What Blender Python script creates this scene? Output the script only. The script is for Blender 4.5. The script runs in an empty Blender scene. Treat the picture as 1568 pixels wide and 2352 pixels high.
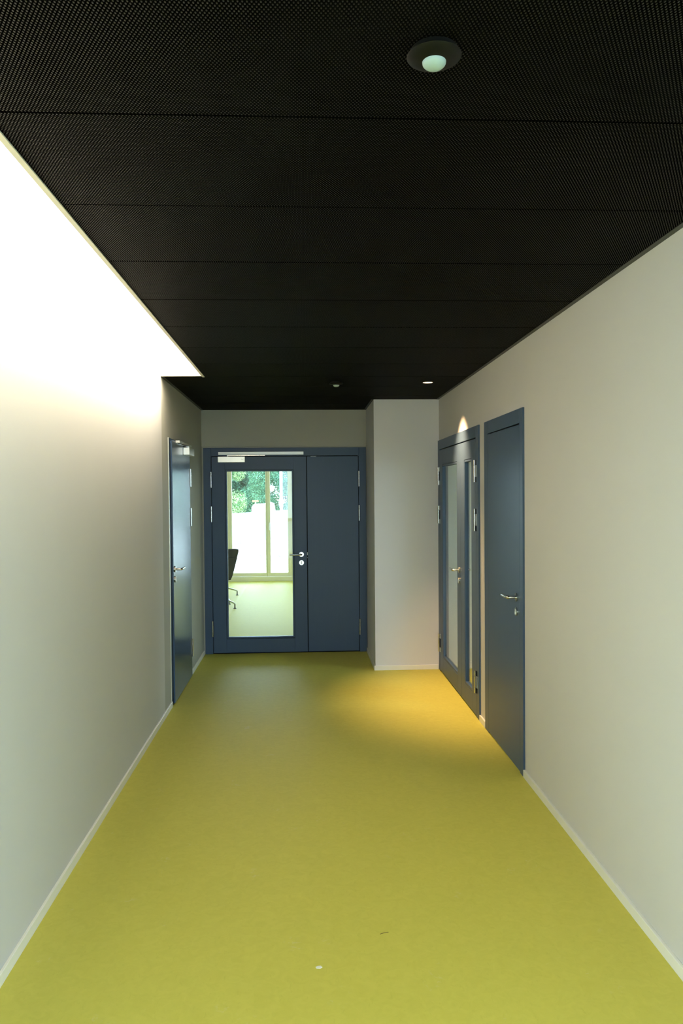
import bpy, bmesh, math, random
from mathutils import Vector, Matrix
random.seed(7)
SC = bpy.context.scene
COL = SC.collection

# ------------------------------------------------------------------ room numbers (metres)
A, B, H = 1.074, 1.313, 2.61          # left wall x=-A, right wall x=B, ceiling height
D, D2, DS = 8.155, 7.27, 5.87         # end wall, pier face, end of the light slot
C, XC = 0.742, 0.684                  # slot edge x=-C, pier side x=XC
BACK = 1.15                           # corridor mouth; the lobby behind it holds the camera
LOX0, LOX1, LOY, LOH = -4.2, 4.6, -3.2, 2.9   # lobby
RY = 15.03                            # window wall of the room beyond the end door
SX0, SX1 = B + 0.08, 3.9              # side room behind the double door
SY0, SY1 = 3.6, 7.30
WT = 0.16

# ------------------------------------------------------------------ helpers
def tag(o, label=None, cat=None, group=None, kind=None):
    if label: o['label'] = label
    if cat: o['category'] = cat
    if group: o['group'] = group
    if kind: o['kind'] = kind
    return o

def empty(name, loc, label, cat, group=None, kind=None, rz=0.0):
    o = bpy.data.objects.new(name, None); COL.objects.link(o)
    o.empty_display_size = 0.1
    o.location = loc; o.rotation_euler = (0, 0, rz)
    return tag(o, label, cat, group, kind)

def origin_of(o):
    v = Vector((0, 0, 0))
    while o is not None:
        v += o.location; o = o.parent
    return v

class MB:
    def __init__(self): self.bm = bmesh.new()
    def _merge(self, t):
        me = bpy.data.meshes.new('tmp'); t.to_mesh(me); t.free()
        self.bm.from_mesh(me); bpy.data.meshes.remove(me)
    def box(self, x0, x1, y0, y1, z0, z1, bev=0.0, seg=2):
        t = bmesh.new(); bmesh.ops.create_cube(t, size=1)
        for v in t.verts:
            v.co = Vector(((x0+x1)/2+v.co.x*(x1-x0), (y0+y1)/2+v.co.y*(y1-y0), (z0+z1)/2+v.co.z*(z1-z0)))
        if bev > 0:
            bmesh.ops.bevel(t, geom=t.edges[:], offset=bev, segments=seg, affect='EDGES', profile=0.5)
        self._merge(t); return self
    def cyl(self, p0, p1, r0, r1=None, n=24, bev=0.0):
        r1 = r0 if r1 is None else r1
        p0, p1 = Vector(p0), Vector(p1); d = p1-p0
        t = bmesh.new()
        bmesh.ops.create_cone(t, cap_ends=True, segments=n, radius1=r0, radius2=r1, depth=d.length)
        if bev > 0:
            es = [e for e in t.edges if abs(e.verts[0].co.z-e.verts[1].co.z) < 1e-6]
            bmesh.ops.bevel(t, geom=es, offset=bev, segments=2, affect='EDGES')
        m = Matrix.Translation((p0+p1)/2) @ d.to_track_quat('Z', 'Y').to_matrix().to_4x4()
        bmesh.ops.transform(t, matrix=m, verts=t.verts[:])
        self._merge(t); return self
    def tube(self, pts, r, n=16, radii=None):
        pts = [Vector(p) for p in pts]; rings = []
        up = None
        for i, p in enumerate(pts):
            d = (pts[min(i+1, len(pts)-1)]-pts[max(i-1, 0)]).normalized()
            if up is None:
                up = Vector((0, 0, 1)) if abs(d.z) < 0.9 else Vector((1, 0, 0))
            s = d.cross(up).normalized(); up = s.cross(d).normalized()
            # mitre: widen in the bend
            k = 1.0
            if 0 < i < len(pts)-1:
                a = (pts[i]-pts[i-1]).normalized(); b = (pts[i+1]-pts[i]).normalized()
                k = 1.0/max(0.5, math.cos(a.angle(b)/2)) if a.angle(b) > 1e-4 else 1.0
            rr = r if radii is None else radii[i]
            ring = []
            for j in range(n):
                an = 2*math.pi*j/n
                o = s*math.cos(an)*rr + up*math.sin(an)*rr
                ring.append(self.bm.verts.new(p+o))
            rings.append(ring)
        for i in range(len(rings)-1):
            for j in range(n):
                self.bm.faces.new((rings[i][j], rings[i][(j+1) % n], rings[i+1][(j+1) % n], rings[i+1][j]))
        self.bm.faces.new(rings[0][::-1]); self.bm.faces.new(rings[-1]); return self
    def lathe(self, prof, c, n=48, axis='Z'):
        """prof: (radius, height) pairs, revolved about the vertical through c"""
        rings = []
        for r, z in prof:
            if r < 1e-6:
                rings.append([self.bm.verts.new((c[0], c[1], c[2]+z))])
            else:
                rings.append([self.bm.verts.new((c[0]+r*math.cos(2*math.pi*j/n), c[1]+r*math.sin(2*math.pi*j/n), c[2]+z)) for j in range(n)])
        for a, b in zip(rings, rings[1:]):
            for j in range(n):
                k = (j+1) % n
                if len(a) == 1: f = (a[0], b[k], b[j])
                elif len(b) == 1: f = (a[j], a[k], b[0])
                else: f = (a[j], a[k], b[k], b[j])
                self.bm.faces.new(f)
        return self
    def quad(self, *pts):
        self.bm.faces.new([self.bm.verts.new(p) for p in pts]); return self
    def build(self, name, m, parent=None, smooth=False, fix=True):
        if fix: bmesh.ops.recalc_face_normals(self.bm, faces=self.bm.faces[:])
        if parent is not None:
            bmesh.ops.translate(self.bm, verts=self.bm.verts[:], vec=-origin_of(parent))
        me = bpy.data.meshes.new(name); self.bm.to_mesh(me); self.bm.free()
        if smooth:
            for p in me.polygons: p.use_smooth = True
        o = bpy.data.objects.new(name, me); COL.objects.link(o)
        me.materials.append(m)
        if smooth:
            md = o.modifiers.new('wn', 'EDGE_SPLIT'); md.split_angle = math.radians(40)
        if parent is not None: o.parent = parent
        return o

def struct(name, mb, m, label, cat, parent=None):
    o = mb.build(name, m, parent)
    return tag(o, label, cat, kind='structure')

# ------------------------------------------------------------------ materials
def mat(name, col, rough=0.5, metal=0.0, spec=0.5, coat=0.0):
    m = bpy.data.materials.new(name); m.use_nodes = True
    p = m.node_tree.nodes['Principled BSDF']
    p.inputs['Base Color'].default_value = (*col, 1)
    p.inputs['Roughness'].default_value = rough
    p.inputs['Metallic'].default_value = metal
    p.inputs['Specular IOR Level'].default_value = spec
    p.inputs['Coat Weight'].default_value = coat
    return m

def nodes(m):
    nt = m.node_tree
    return nt, nt.nodes, nt.links, nt.nodes['Principled BSDF']

def pos_node(nt):
    return nt.nodes.new('ShaderNodeTexCoord').outputs['Object']

def add_noise_mix(m, c0, c1, scale, detail=4, lo=0.35, hi=0.65, stretch=(1, 1, 1), bump=0.0):
    nt, N, L, p = nodes(m)
    mp = N.new('ShaderNodeMapping'); mp.inputs['Scale'].default_value = stretch
    L.new(pos_node(nt), mp.inputs['Vector'])
    n = N.new('ShaderNodeTexNoise'); n.inputs['Scale'].default_value = scale; n.inputs['Detail'].default_value = detail
    L.new(mp.outputs[0], n.inputs['Vector'])
    r = N.new('ShaderNodeValToRGB')
    r.color_ramp.elements[0].position = lo; r.color_ramp.elements[0].color = (*c0, 1)
    r.color_ramp.elements[1].position = hi; r.color_ramp.elements[1].color = (*c1, 1)
    L.new(n.outputs['Fac'], r.inputs['Fac']); L.new(r.outputs['Color'], p.inputs['Base Color'])
    if bump:
        b = N.new('ShaderNodeBump'); b.inputs['Strength'].default_value = bump; b.inputs['Distance'].default_value = 0.002
        L.new(n.outputs['Fac'], b.inputs['Height']); L.new(b.outputs[0], p.inputs['Normal'])
    return r

WALLC = (0.63, 0.617, 0.605)
M = {}
M['wall'] = mat('matt wall paint', WALLC, 0.75, spec=0.25)
add_noise_mix(M['wall'], tuple(c*0.985 for c in WALLC), WALLC, 2.2, bump=0.0)
FARC = (0.44, 0.43, 0.37)  # darker tone for the walls beyond the slot
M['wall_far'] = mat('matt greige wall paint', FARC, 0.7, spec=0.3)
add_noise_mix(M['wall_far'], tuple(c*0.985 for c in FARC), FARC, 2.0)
M['pier'] = mat('pale grey pier paint', (0.73, 0.72, 0.75), 0.7, spec=0.3)
M['room_white'] = mat('white room paint', (0.82, 0.81, 0.74), 0.7, spec=0.3)
M['base'] = mat('white skirting lacquer', (0.86, 0.84, 0.77), 0.4)
M['trim_white'] = mat('cream edge profile', (0.56, 0.54, 0.46), 0.5)
M['trim_dark'] = mat('charcoal edge profile', (0.035, 0.035, 0.03), 0.5)
M['black'] = mat('black void', (0.004, 0.004, 0.004), 0.9, spec=0.1)
M['black_plastic'] = mat('black plastic', (0.003, 0.003, 0.0022), 0.5, spec=0.15)
DOORC = (0.050, 0.086, 0.150)
def door_mat(name, rough, c=DOORC, spec=0.32):
    m = mat(name, c, rough, spec=spec)
    nt, N, L, p = nodes(m)
    mp = N.new('ShaderNodeMapping'); mp.inputs['Scale'].default_value = (1, 1, 0.012)
    L.new(pos_node(nt), mp.inputs['Vector'])
    n = N.new('ShaderNodeTexNoise'); n.inputs['Scale'].default_value = 160; n.inputs['Detail'].default_value = 3
    L.new(mp.outputs[0], n.inputs['Vector'])
    b = N.new('ShaderNodeBump'); b.inputs['Strength'].default_value = 0.12; b.inputs['Distance'].default_value = 0.0006
    L.new(n.outputs['Fac'], b.inputs['Height']); L.new(b.outputs[0], p.inputs['Normal'])
    r = N.new('ShaderNodeValToRGB')
    r.color_ramp.elements[0].color = (*[x*0.94 for x in c], 1); r.color_ramp.elements[1].color = (*[x*1.06 for x in c], 1)
    L.new(n.outputs['Fac'], r.inputs['Fac']); L.new(r.outputs[0], p.inputs['Base Color'])
    return m
M['door'] = door_mat('slate blue door lacquer', 0.42)
M['door_gloss'] = door_mat('slate blue satin lacquer', 0.25, spec=0.45)
M['steel'] = mat('brushed stainless steel', (0.66, 0.64, 0.60), 0.22, metal=1.0)
M['satin_alu'] = mat('satin anodised aluminium', (0.74, 0.74, 0.70), 0.42, metal=0.55)
M['closer'] = mat('silver painted cover', (0.86, 0.84, 0.76), 0.3, metal=0.7)
M['grey_plate'] = mat('light grey hinge plate', (0.42, 0.46, 0.45), 0.4, metal=0.4)
M['gasket'] = mat('black rubber gasket', (0.006, 0.006, 0.006), 0.8, spec=0.2)
M['frame_cream'] = mat('cream window lacquer', (0.84, 0.79, 0.69), 0.4)
M['hinge_dark'] = mat('dark hinge shank', (0.03, 0.03, 0.032), 0.35, metal=0.6)
M['logo'] = mat('grey print', (0.30, 0.30, 0.29), 0.6)
M['shell'] = mat('charcoal upholstery', (0.028, 0.028, 0.022), 0.8, spec=0.3)
add_noise_mix(M['shell'], (0.022, 0.022, 0.017), (0.034, 0.034, 0.027), 300, bump=0.2)
M['chrome'] = mat('polished aluminium', (0.62, 0.62, 0.58), 0.18, metal=1.0)
M['rubber'] = mat('grey glide', (0.12, 0.12, 0.12), 0.6)

def glass_mat(name, tint=(0.96, 0.97, 0.93), ior=1.5, refl=1.0):
    m = bpy.data.materials.new(name); m.use_nodes = True
    nt = m.node_tree; N, L = nt.nodes, nt.links
    for n in list(N):
        if n.type == 'BSDF_PRINCIPLED': N.remove(n)
    out = [n for n in N if n.type == 'OUTPUT_MATERIAL'][0]
    t = N.new('ShaderNodeBsdfTransparent'); t.inputs['Color'].default_value = (*tint, 1)
    g = N.new('ShaderNodeBsdfGlossy'); g.inputs['Roughness'].default_value = 0.02
    f = N.new('ShaderNodeFresnel')
    ge = N.new('ShaderNodeNewGeometry'); mi = N.new('ShaderNodeMapRange')        # same reflectance on both faces of the pane
    mi.inputs['To Min'].default_value = ior; mi.inputs['To Max'].default_value = 1.0/ior
    L.new(ge.outputs['Backfacing'], mi.inputs['Value']); L.new(mi.outputs[0], f.inputs['IOR'])
    mx = N.new('ShaderNodeMixShader')
    L.new(f.outputs[0], mx.inputs[0]); L.new(t.outputs[0], mx.inputs[1]); L.new(g.outputs[0], mx.inputs[2])
    L.new(mx.outputs[0], out.inputs['Surface'])
    return m
M['glass'] = glass_mat('clear door glazing')
M['glass_win'] = glass_mat('clear window glazing', (0.95, 0.98, 0.97))

# lime linoleum: fine marbling, pale scuffs
def floor_mat():
    c0, c1 = (0.545, 0.505, 0.090), (0.590, 0.545, 0.105)
    m = mat('lime linoleum', c0, 0.58, spec=0.2)
    nt, N, L, p = nodes(m)
    tc = pos_node(nt)
    n1 = N.new('ShaderNodeTexNoise'); n1.inputs['Scale'].default_value = 22; n1.inputs['Detail'].default_value = 8; n1.inputs['Distortion'].default_value = 1.2
    L.new(tc, n1.inputs['Vector'])
    r1 = N.new('ShaderNodeValToRGB'); e = r1.color_ramp.elements
    e[0].position = 0.3; e[0].color = (*c0, 1); e[1].position = 0.7; e[1].color = (*c1, 1)
    L.new(n1.outputs['Fac'], r1.inputs['Fac'])
    # short dark flecks
    mp = N.new('ShaderNodeMapping'); mp.inputs['Scale'].default_value = (1, 0.45, 1); mp.inputs['Rotation'].default_value = (0, 0, 0.6)
    L.new(tc, mp.inputs['Vector'])
    n2 = N.new('ShaderNodeTexNoise'); n2.inputs['Scale'].default_value = 75; n2.inputs['Detail'].default_value = 5; n2.inputs['Distortion'].default_value = 0.6
    L.new(mp.outputs[0], n2.inputs['Vector'])
    r2 = N.new('ShaderNodeValToRGB'); e = r2.color_ramp.elements
    e[0].position = 0.60; e[0].color = (0, 0, 0, 1); e[1].position = 0.74; e[1].color = (1, 1, 1, 1)
    L.new(n2.outputs['Fac'], r2.inputs['Fac'])
    m1 = N.new('ShaderNodeMix'); m1.data_type = 'RGBA'
    mu = N.new('ShaderNodeMath'); mu.operation = 'MULTIPLY'; mu.inputs[1].default_value = 0.25
    L.new(r2.outputs[0], mu.inputs[0]); L.new(mu.outputs[0], m1.inputs['Factor'])
    L.new(r1.outputs[0], m1.inputs['A']); m1.inputs['B'].default_value = (0.42, 0.40, 0.055, 1)
    # pale shoe scuffs, broken up
    n3 = N.new('ShaderNodeTexNoise'); n3.inputs['Scale'].default_value = 5.5; n3.inputs['Detail'].default_value = 3
    L.new(tc, n3.inputs['Vector'])
    n4 = N.new('ShaderNodeTexNoise'); n4.inputs['Scale'].default_value = 30; n4.inputs['Detail'].default_value = 4; n4.inputs['Distortion'].default_value = 1.5
    L.new(tc, n4.inputs['Vector'])
    r3 = N.new('ShaderNodeValToRGB'); e = r3.color_ramp.elements
    e[0].position = 0.62; e[0].color = (0, 0, 0, 1); e[1].position = 0.70; e[1].color = (1, 1, 1, 1)
    L.new(n3.outputs['Fac'], r3.inputs['Fac'])
    r4 = N.new('ShaderNodeValToRGB'); e = r4.color_ramp.elements
    e[0].position = 0.56; e[0].color = (0, 0, 0, 1); e[1].position = 0.66; e[1].color = (1, 1, 1, 1)
    L.new(n4.outputs['Fac'], r4.inputs['Fac'])
    mm = N.new('ShaderNodeMath'); mm.operation = 'MULTIPLY'
    L.new(r3.outputs[0], mm.inputs[0]); L.new(r4.outputs[0], mm.inputs[1])
    mk = N.new('ShaderNodeMath'); mk.operation = 'MULTIPLY'; mk.inputs[1].default_value = 0.34
    L.new(mm.outputs[0], mk.inputs[0])
    m2 = N.new('ShaderNodeMix'); m2.data_type = 'RGBA'
    L.new(mk.outputs[0], m2.inputs['Factor']); L.new(m1.outputs['Result'], m2.inputs['A']); m2.inputs['B'].default_value = (0.62, 0.60, 0.36, 1)
    L.new(m2.outputs['Result'], p.inputs['Base Color'])
    return m
M['floor'] = floor_mat()

# black expanded-metal ceiling sheet
def mesh_sheet():
    m = mat('black expanded metal', (0.01, 0.01, 0.01), 0.5, spec=0.0)
    nt, N, L, p = nodes(m)
    tc = pos_node(nt); sp = N.new('ShaderNodeSeparateXYZ'); L.new(tc, sp.inputs[0])
    def math2(op, a, b=None, c=None):
        n = N.new('ShaderNodeMath'); n.operation = op
        for i, v in enumerate((a, b, c)):
            if v is None: continue
            if isinstance(v, (int, float)): n.inputs[i].default_value = v
            else: L.new(v, n.inputs[i])
        return n.outputs[0]
    PX, PY = 0.0086, 0.0144
    u = math2('MULTIPLY', sp.outputs['X'], 2*math.pi/PX)
    v = math2('MULTIPLY', sp.outputs['Y'], 2*math.pi/PY)
    # nodes of a diamond mesh: cos(u)+cos(v) lattice with its half-shifted twin
    cu, cv = math2('COSINE', math2('MULTIPLY', u, 0.5)), math2('COSINE', math2('MULTIPLY', v, 0.5))
    k = math2('ABSOLUTE', math2('MULTIPLY', cu, cv))           # 1 on nodes at even/odd sites
    su, sv = math2('SINE', math2('MULTIPLY', u, 0.5)), math2('SINE', math2('MULTIPLY', v, 0.5))
    k2 = math2('ABSOLUTE', math2('MULTIPLY', su, sv))
    web = math2('MAXIMUM', k, k2)
    rp = N.new('ShaderNodeValToRGB'); e = rp.color_ramp.elements
    e[0].position = 0.66; e[0].color = (0.0016, 0.0016, 0.0014, 1)
    e[1].position = 1.0; e[1].color = (0.0105, 0.0095, 0.0076, 1)
    L.new(web, rp.inputs['Fac']); L.new(rp.outputs[0], p.inputs['Base Color'])
    sm = N.new('ShaderNodeMapRange'); sm.inputs['From Min'].default_value = 0.72; sm.inputs['From Max'].default_value = 1.0
    sm.inputs['To Min'].default_value = 0.0; sm.inputs['To Max'].default_value = 0.24
    L.new(web, sm.inputs['Value']); L.new(sm.outputs[0], p.inputs['Specular IOR Level'])
    b = N.new('ShaderNodeBump'); b.inputs['Strength'].default_value = 0.8; b.inputs['Distance'].default_value = 0.003
    L.new(web, b.inputs['Height']); L.new(b.outputs[0], p.inputs['Normal'])
    return m
M['mesh'] = mesh_sheet()

def emit(name, col, s):
    m = bpy.data.materials.new(name); m.use_nodes = True
    p = m.node_tree.nodes['Principled BSDF']
    p.inputs['Base Color'].default_value = (0.8, 0.8, 0.8, 1)
    p.inputs['Emission Color'].default_value = (*col, 1); p.inputs['Emission Strength'].default_value = s
    return m
M['lens'] = emit('lit downlight lens', (1.0, 0.72, 0.45), 3.0)
M['dome'] = mat('frosted sensor lens', (0.32, 0.42, 0.43), 0.3, spec=0.5)
nt_, N_, L_, p_ = nodes(M['dome'])

# ------------------------------------------------------------------ floor and ceiling
fl = MB(); fl.box(-A-0.3, SX1+0.2, BACK, D+0.02, -0.12, 0.0); fl.box(LOX0-0.2, LOX1+0.2, LOY-0.2, BACK, -0.12, 0.0)
fl.box(-4.2, 3.4, D+0.02, RY+0.25, -0.12, 0.0)
struct('floor', fl, M['floor'], 'lime green linoleum floor running through corridor and rooms', 'floor')

ce = MB(); ce.box(-C, B+0.05, BACK, DS, H+0.05, H+0.09); ce.box(-A-0.05, B+0.05, DS, D+0.05, H+0.05, H+0.09)
ceil = struct('ceiling', ce, M['black'], 'black expanded metal panel ceiling of the corridor', 'ceiling')
seams = [1.85 + 0.573*k for k in range(-1, 12)]
ys = [y for y in seams if BACK < y < D-0.1]
edges = [BACK] + ys + [D]
for y0, y1 in zip(edges, edges[1:]):
    mid = (y0+y1)/2
    x0 = -C if mid < DS else -A+0.02
    pb = MB(); pb.box(x0 + (0.0005 if mid < DS else 0), B-0.022, y0+0.004, y1-0.004, H, H+0.006)
    pb.build('ceiling_panel', M['mesh'], ceil)

tr = MB(); tr.box(B-0.024, B-0.001, BACK, D2, H-0.002, H+0.045); struct('trim_1', tr, M['trim_dark'], 'charcoal profile where black ceiling meets right wall', 'trim')
tr = MB(); tr.box(-A+0.001, -A+0.024, DS, D, H-0.002, H+0.045); struct('trim_2', tr, M['trim_dark'], 'charcoal profile where black ceiling meets far left wall', 'trim')
tr = MB(); tr.box(-C-0.018, -C, BACK, DS, H-0.004, H+0.30); struct('trim_3', tr, M['trim_white'], 'cream edge profile along the bright ceiling slot', 'trim')
tr = MB(); tr.box(XC-0.022, XC-0.001, D2, D, H-0.002, H+0.045); struct('trim_4', tr, M['trim_dark'], 'charcoal ceiling profile beside the pier next to the end door', 'trim')

# ------------------------------------------------------------------ corridor walls
w = MB()
w.box(-A-WT, -A, BACK, DS, 0, H+0.75)
struct('wall_left', w, M['wall'], 'white left wall washed by the ceiling slot light', 'wall')
sl = MB(); sl.box(-A-WT, -C+0.02, BACK, DS+0.02, H+0.75, H+0.80)
sl.box(-C, -C+0.02, BACK, DS, H+0.09, H+0.75)
sl.box(-A, -C+0.02, DS-0.02, DS, H+0.002, H+0.75); sl.box(-A, -C+0.02, BACK, BACK+0.02, H-0.002, H+0.75)
struct('wall_slot', sl, M['wall'], 'white plaster lining of the ceiling light slot', 'wall')
# far left wall, with a pocket for door_2
LD0, LD1, LDT = 6.13, 7.25, 2.17
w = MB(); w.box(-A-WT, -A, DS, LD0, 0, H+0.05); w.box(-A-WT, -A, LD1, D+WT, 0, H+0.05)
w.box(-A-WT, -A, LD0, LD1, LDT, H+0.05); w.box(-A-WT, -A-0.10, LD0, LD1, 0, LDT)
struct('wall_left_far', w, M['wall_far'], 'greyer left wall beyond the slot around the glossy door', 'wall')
# right wall, pocket for door_4 and opening for door_3
RD0, RD1, RDT = 4.445, 5.40, 2.21
DD0, DD1 = 5.579, 7.27
w = MB(); w.box(B, B+WT, BACK, RD0, 0, H+0.05); w.box(B, B+WT, RD1, DD0, 0, H+0.05)
w.box(B, B+WT, RD0, RD1, RDT, H+0.05); w.box(B+0.10, B+WT, RD0, RD1, 0, RDT)
w.box(B, B+0.08, DD0, DD1, RDT, H+0.05); w.box(B, B+0.08, DD1, D+WT, 0, H+0.05)
struct('wall_right', w, M['wall'], 'warm white right wall with grey doors', 'wall')
w = MB(); w.box(XC, B, D2, D+WT, 0, H+0.05)
struct('wall_pier', w, M['pier'], 'pale grey wall pier between end door and double door', 'wall')
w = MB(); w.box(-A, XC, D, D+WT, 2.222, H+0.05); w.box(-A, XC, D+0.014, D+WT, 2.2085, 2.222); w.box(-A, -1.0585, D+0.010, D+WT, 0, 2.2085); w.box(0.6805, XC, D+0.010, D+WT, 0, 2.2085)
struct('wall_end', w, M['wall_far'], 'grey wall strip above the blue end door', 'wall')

# skirting
def skirt(name, x0, x1, y0, y1, lab):
    b = MB(); b.box(x0, x1, y0, y1, 0, 0.045, 0.0015, 1)
    struct(name, b, M['base'], lab, 'skirting board')
skirt('baseboard_left', -A, -A+0.012, BACK, LD0+0.005, 'white skirting along the bright left wall')
skirt('baseboard_left_far', -A, -A+0.012, LD1+0.005, D-0.004, 'short white skirting left of the blue end door')
skirt('baseboard_right', B-0.014, B, BACK, RD0-0.002, 'white skirting along the right wall nearest the camera')
skirt('baseboard_between', B-0.014, B, RD1+0.002, DD0-0.004, 'short white skirting between the two right hand doors')
skirt('baseboard_pier', XC-0.012, B-0.016, D2-0.012, D2, 'white skirting across the pier front')
skirt('baseboard_pier_side', XC-0.012, XC, D2, D-0.004, 'white skirting on the pier side by the end door')

# ------------------------------------------------------------------ door hardware
def handle_set(parent, base, n, along, zh, zl, keydir=True):
    """base: point on leaf face at the rose axis; n: out of the leaf; along: lever direction"""
    n, along = Vector(n), Vector(along); p = Vector(base)
    ph = Vector((p.x, p.y, zh)); pl = Vector((p.x, p.y, zl))
    r = MB(); r.cyl(ph, ph+n*0.009, 0.026, bev=0.0015, n=40)
    h = r.build('door_handle', M['steel'], parent, smooth=True)
    lv = MB()
    pts = [ph+n*0.008, ph+n*0.046]
    for k in range(1, 4):
        a = k/3*math.pi/2; pts.append(ph+n*(0.046+0.012*math.sin(a))+along*(0.012*(1-math.cos(a))))
    pts += [ph+n*0.058+along*0.128]
    lv.tube(pts, 0.0095, 20)
    lv.build('lever', M['steel'], h, smooth=True)
    r = MB(); r.cyl(pl, pl+n*0.009, 0.026, bev=0.0015, n=40)
    k = r.build('lock_rose', M['steel'], parent, smooth=True)
    c = MB(); c.cyl(pl+n*0.008+Vector((0, 0, 0.008)), pl+n*0.0125+Vector((0, 0, 0.008)), 0.0088, n=24)
    side = Vector((0, 0, 1)).cross(n)
    q = pl+n*0.008
    c.box(*sorted_box(q, n*0.0045, side*0.005, (-0.017, 0.006)))
    c.build('lock_cylinder', M['satin_alu'], k, smooth=True)
    g = MB(); q = pl+n*0.0122+Vector((0, 0, 0.008))
    g.box(*sorted_box(q, n*0.0006, side*0.001, (-0.005, 0.005)))
    g.build('keyhole', M['gasket'], k)

def sorted_box(q, dn, ds, zr):
    xs = sorted((q.x - ds.x, q.x + dn.x + ds.x) if abs(dn.x) > abs(ds.x) else (q.x-abs(ds.x), q.x+abs(ds.x)))
    if abs(dn.x) > 1e-9: xs = sorted((q.x, q.x+dn.x))
    ys_ = sorted((q.y, q.y+dn.y)) if abs(dn.y) > 1e-9 else sorted((q.y-abs(ds.y), q.y+abs(ds.y)))
    return (xs[0], xs[1], ys_[0], ys_[1], q.z+zr[0], q.z+zr[1])

def hinge(parent, x, y, z0, z1, n, leafdir, plates='mid'):
    """vertical barrel standing proud of the leaf face along n; plates reach along leafdir"""
    n, ld = Vector(n), Vector(leafdir); r = 0.0082
    c = Vector((x, y, 0)) + n*0.012
    b = MB(); L3 = (z1-z0)
    cuts = [z0, z0+L3*0.24, z1-L3*0.24, z1]
    for a, e in zip(cuts, cuts[1:]):
        b.cyl(c+Vector((0, 0, a+0.0006)), c+Vector((0, 0, e-0.0006)), r, n=20, bev=0.0012)
    h = b.build('hinge', M['steel'], parent, smooth=True)
    def plate(z0_, z1_, d, m, nm):
        q = MB()
        p0 = Vector((x, y, 0)) + n*0.0002 + d*0.006
        p1 = Vector((x, y, 0)) + n*0.0060 + d*0.034
        q.box(*sorted((p0.x, p1.x)), *sorted((p0.y, p1.y)), z0_, z1_, 0.001, 1)
        q.build(nm, m, h)
    if plates == 'mid':
        plate(cuts[1], cuts[2], -ld, M['grey_plate'], 'hinge_plate')
        plate(cuts[0], cuts[1]-0.002, -ld*0.5, M['hinge_dark'], 'hinge_shank')
        plate(cuts[2]+0.002, cuts[3], -ld*0.5, M['hinge_dark'], 'hinge_shank')
    elif plates == 'ends':
        plate(cuts[0], cuts[1], ld, M['grey_plate'], 'hinge_plate')
        plate(cuts[2], cuts[3], ld, M['grey_plate'], 'hinge_plate')
        plate(cuts[1]+0.002, cuts[2]-0.002, ld*0.6, M['hinge_dark'], 'hinge_shank')
    elif plates == 'slim':
        q = MB(); p0 = c - n*0.012 - ld*0.011; p1 = c - n*0.004 + ld*0.011
        q.box(*sorted((p0.x, p1.x)), *sorted((p0.y, p1.y)), z0, z1)
        q.build('hinge_shank', M['hinge_dark'], h)
    return h
HZ = [(1.785, 1.953), (1.417, 1.586), (0.187, 0.358)]

def leaf_ring(axis, f0, f1, a0, a1, z0, z1, ga0, ga1, gz0, gz1):
    """a leaf with a glazed opening; axis 'x' = leaf plane runs along x, 'y' = along y; f0..f1 thickness"""
    m = MB()
    def bx(p0, p1, q0, q1):
        if axis == 'x': m.box(p0, p1, f0, f1, q0, q1, 0.0012, 1)
        else: m.box(f0, f1, p0, p1, q0, q1, 0.0012, 1)
    bx(a0, ga0, z0, z1); bx(ga1, a1, z0, z1); bx(ga0, ga1, z0, gz0); bx(ga0, ga1, gz1, z1)
    return m
def ring(axis, f0, f1, a0, a1, z0, z1, wd):
    m = MB()
    def bx(p0, p1, q0, q1):
        if axis == 'x': m.box(p0, p1, f0, f1, q0, q1)
        else: m.box(f0, f1, p0, p1, q0, q1)
    bx(a0, a0+wd, z0, z1); bx(a1-wd, a1, z0, z1); bx(a0+wd, a1-wd, z0, z0+wd); bx(a0+wd, a1-wd, z1-wd, z1)
    return m

# ------------------------------------------------------------------ door_1: blue end door
d1 = empty('door_1', (-0.19, D, 0), 'slate blue end door, one glazed leaf and one solid leaf, with silver closer', 'door', kind='structure')
FX0, FX1, FT = -1.058, 0.680, 2.208
LX0, LX1, LT, LB = -0.971, 0.594, 2.113, 0.012
MIDX = 0.0415
f = MB()
f.box(FX0, LX0-0.006, D-0.003, D+0.075, 0, FT, 0.0015, 1); f.box(LX1+0.006, FX1, D-0.003, D+0.075, 0, FT, 0.0015, 1)
f.box(LX0-0.006, LX1+0.006, D-0.003, D+0.075, LT+0.008, FT, 0.0015, 1)
f.build('frame', M['door'], d1)
g = MB(); g.box(LX0-0.02, MIDX-0.125, D+0.076, D+0.09, 2.0, LT+0.03)
g = MB(); g.box(LX0-0.0055, LX0-0.0005, D+0.012, D+0.06, 0, LT+0.004); g.box(LX1+0.0005, LX1+0.0055, D+0.012, D+0.06, 0, LT+0.004)
g.box(LX0, LX1, D+0.012, D+0.06, LT+0.0005, LT+0.0075); g.box(MIDX-0.0038, MIDX+0.0038, D+0.012, D+0.06, 0, LT); g.box(LX0, LX1, D+0.012, D+0.06, 0.0005, LB-0.0005)
g.build('gasket', M['gasket'], d1)
GX0, GX1, GZ0, GZ1 = -0.83, -0.10, 0.160, 1.975
lf = leaf_ring('x', D, D+0.06, LX0, MIDX-0.004, LB, LT, GX0, GX1, GZ0, GZ1).build('glazed_leaf', M['door'], d1)
ring('x', D+0.012, D+0.05, GX0+0.003, GX1-0.003, GZ0+0.003, GZ1-0.003, 0.016).build('glazing_bead', M['door'], lf)
ring('x', D+0.014, D+0.05, GX0, GX1, GZ0, GZ1, 0.003).build('bead_joint', M['gasket'], lf)
gp = MB(); gp.box(GX0+0.01, GX1-0.01, D+0.028, D+0.034, GZ0+0.01, GZ1-0.01); gp.build('glass_pane', M['glass'], lf)
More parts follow.
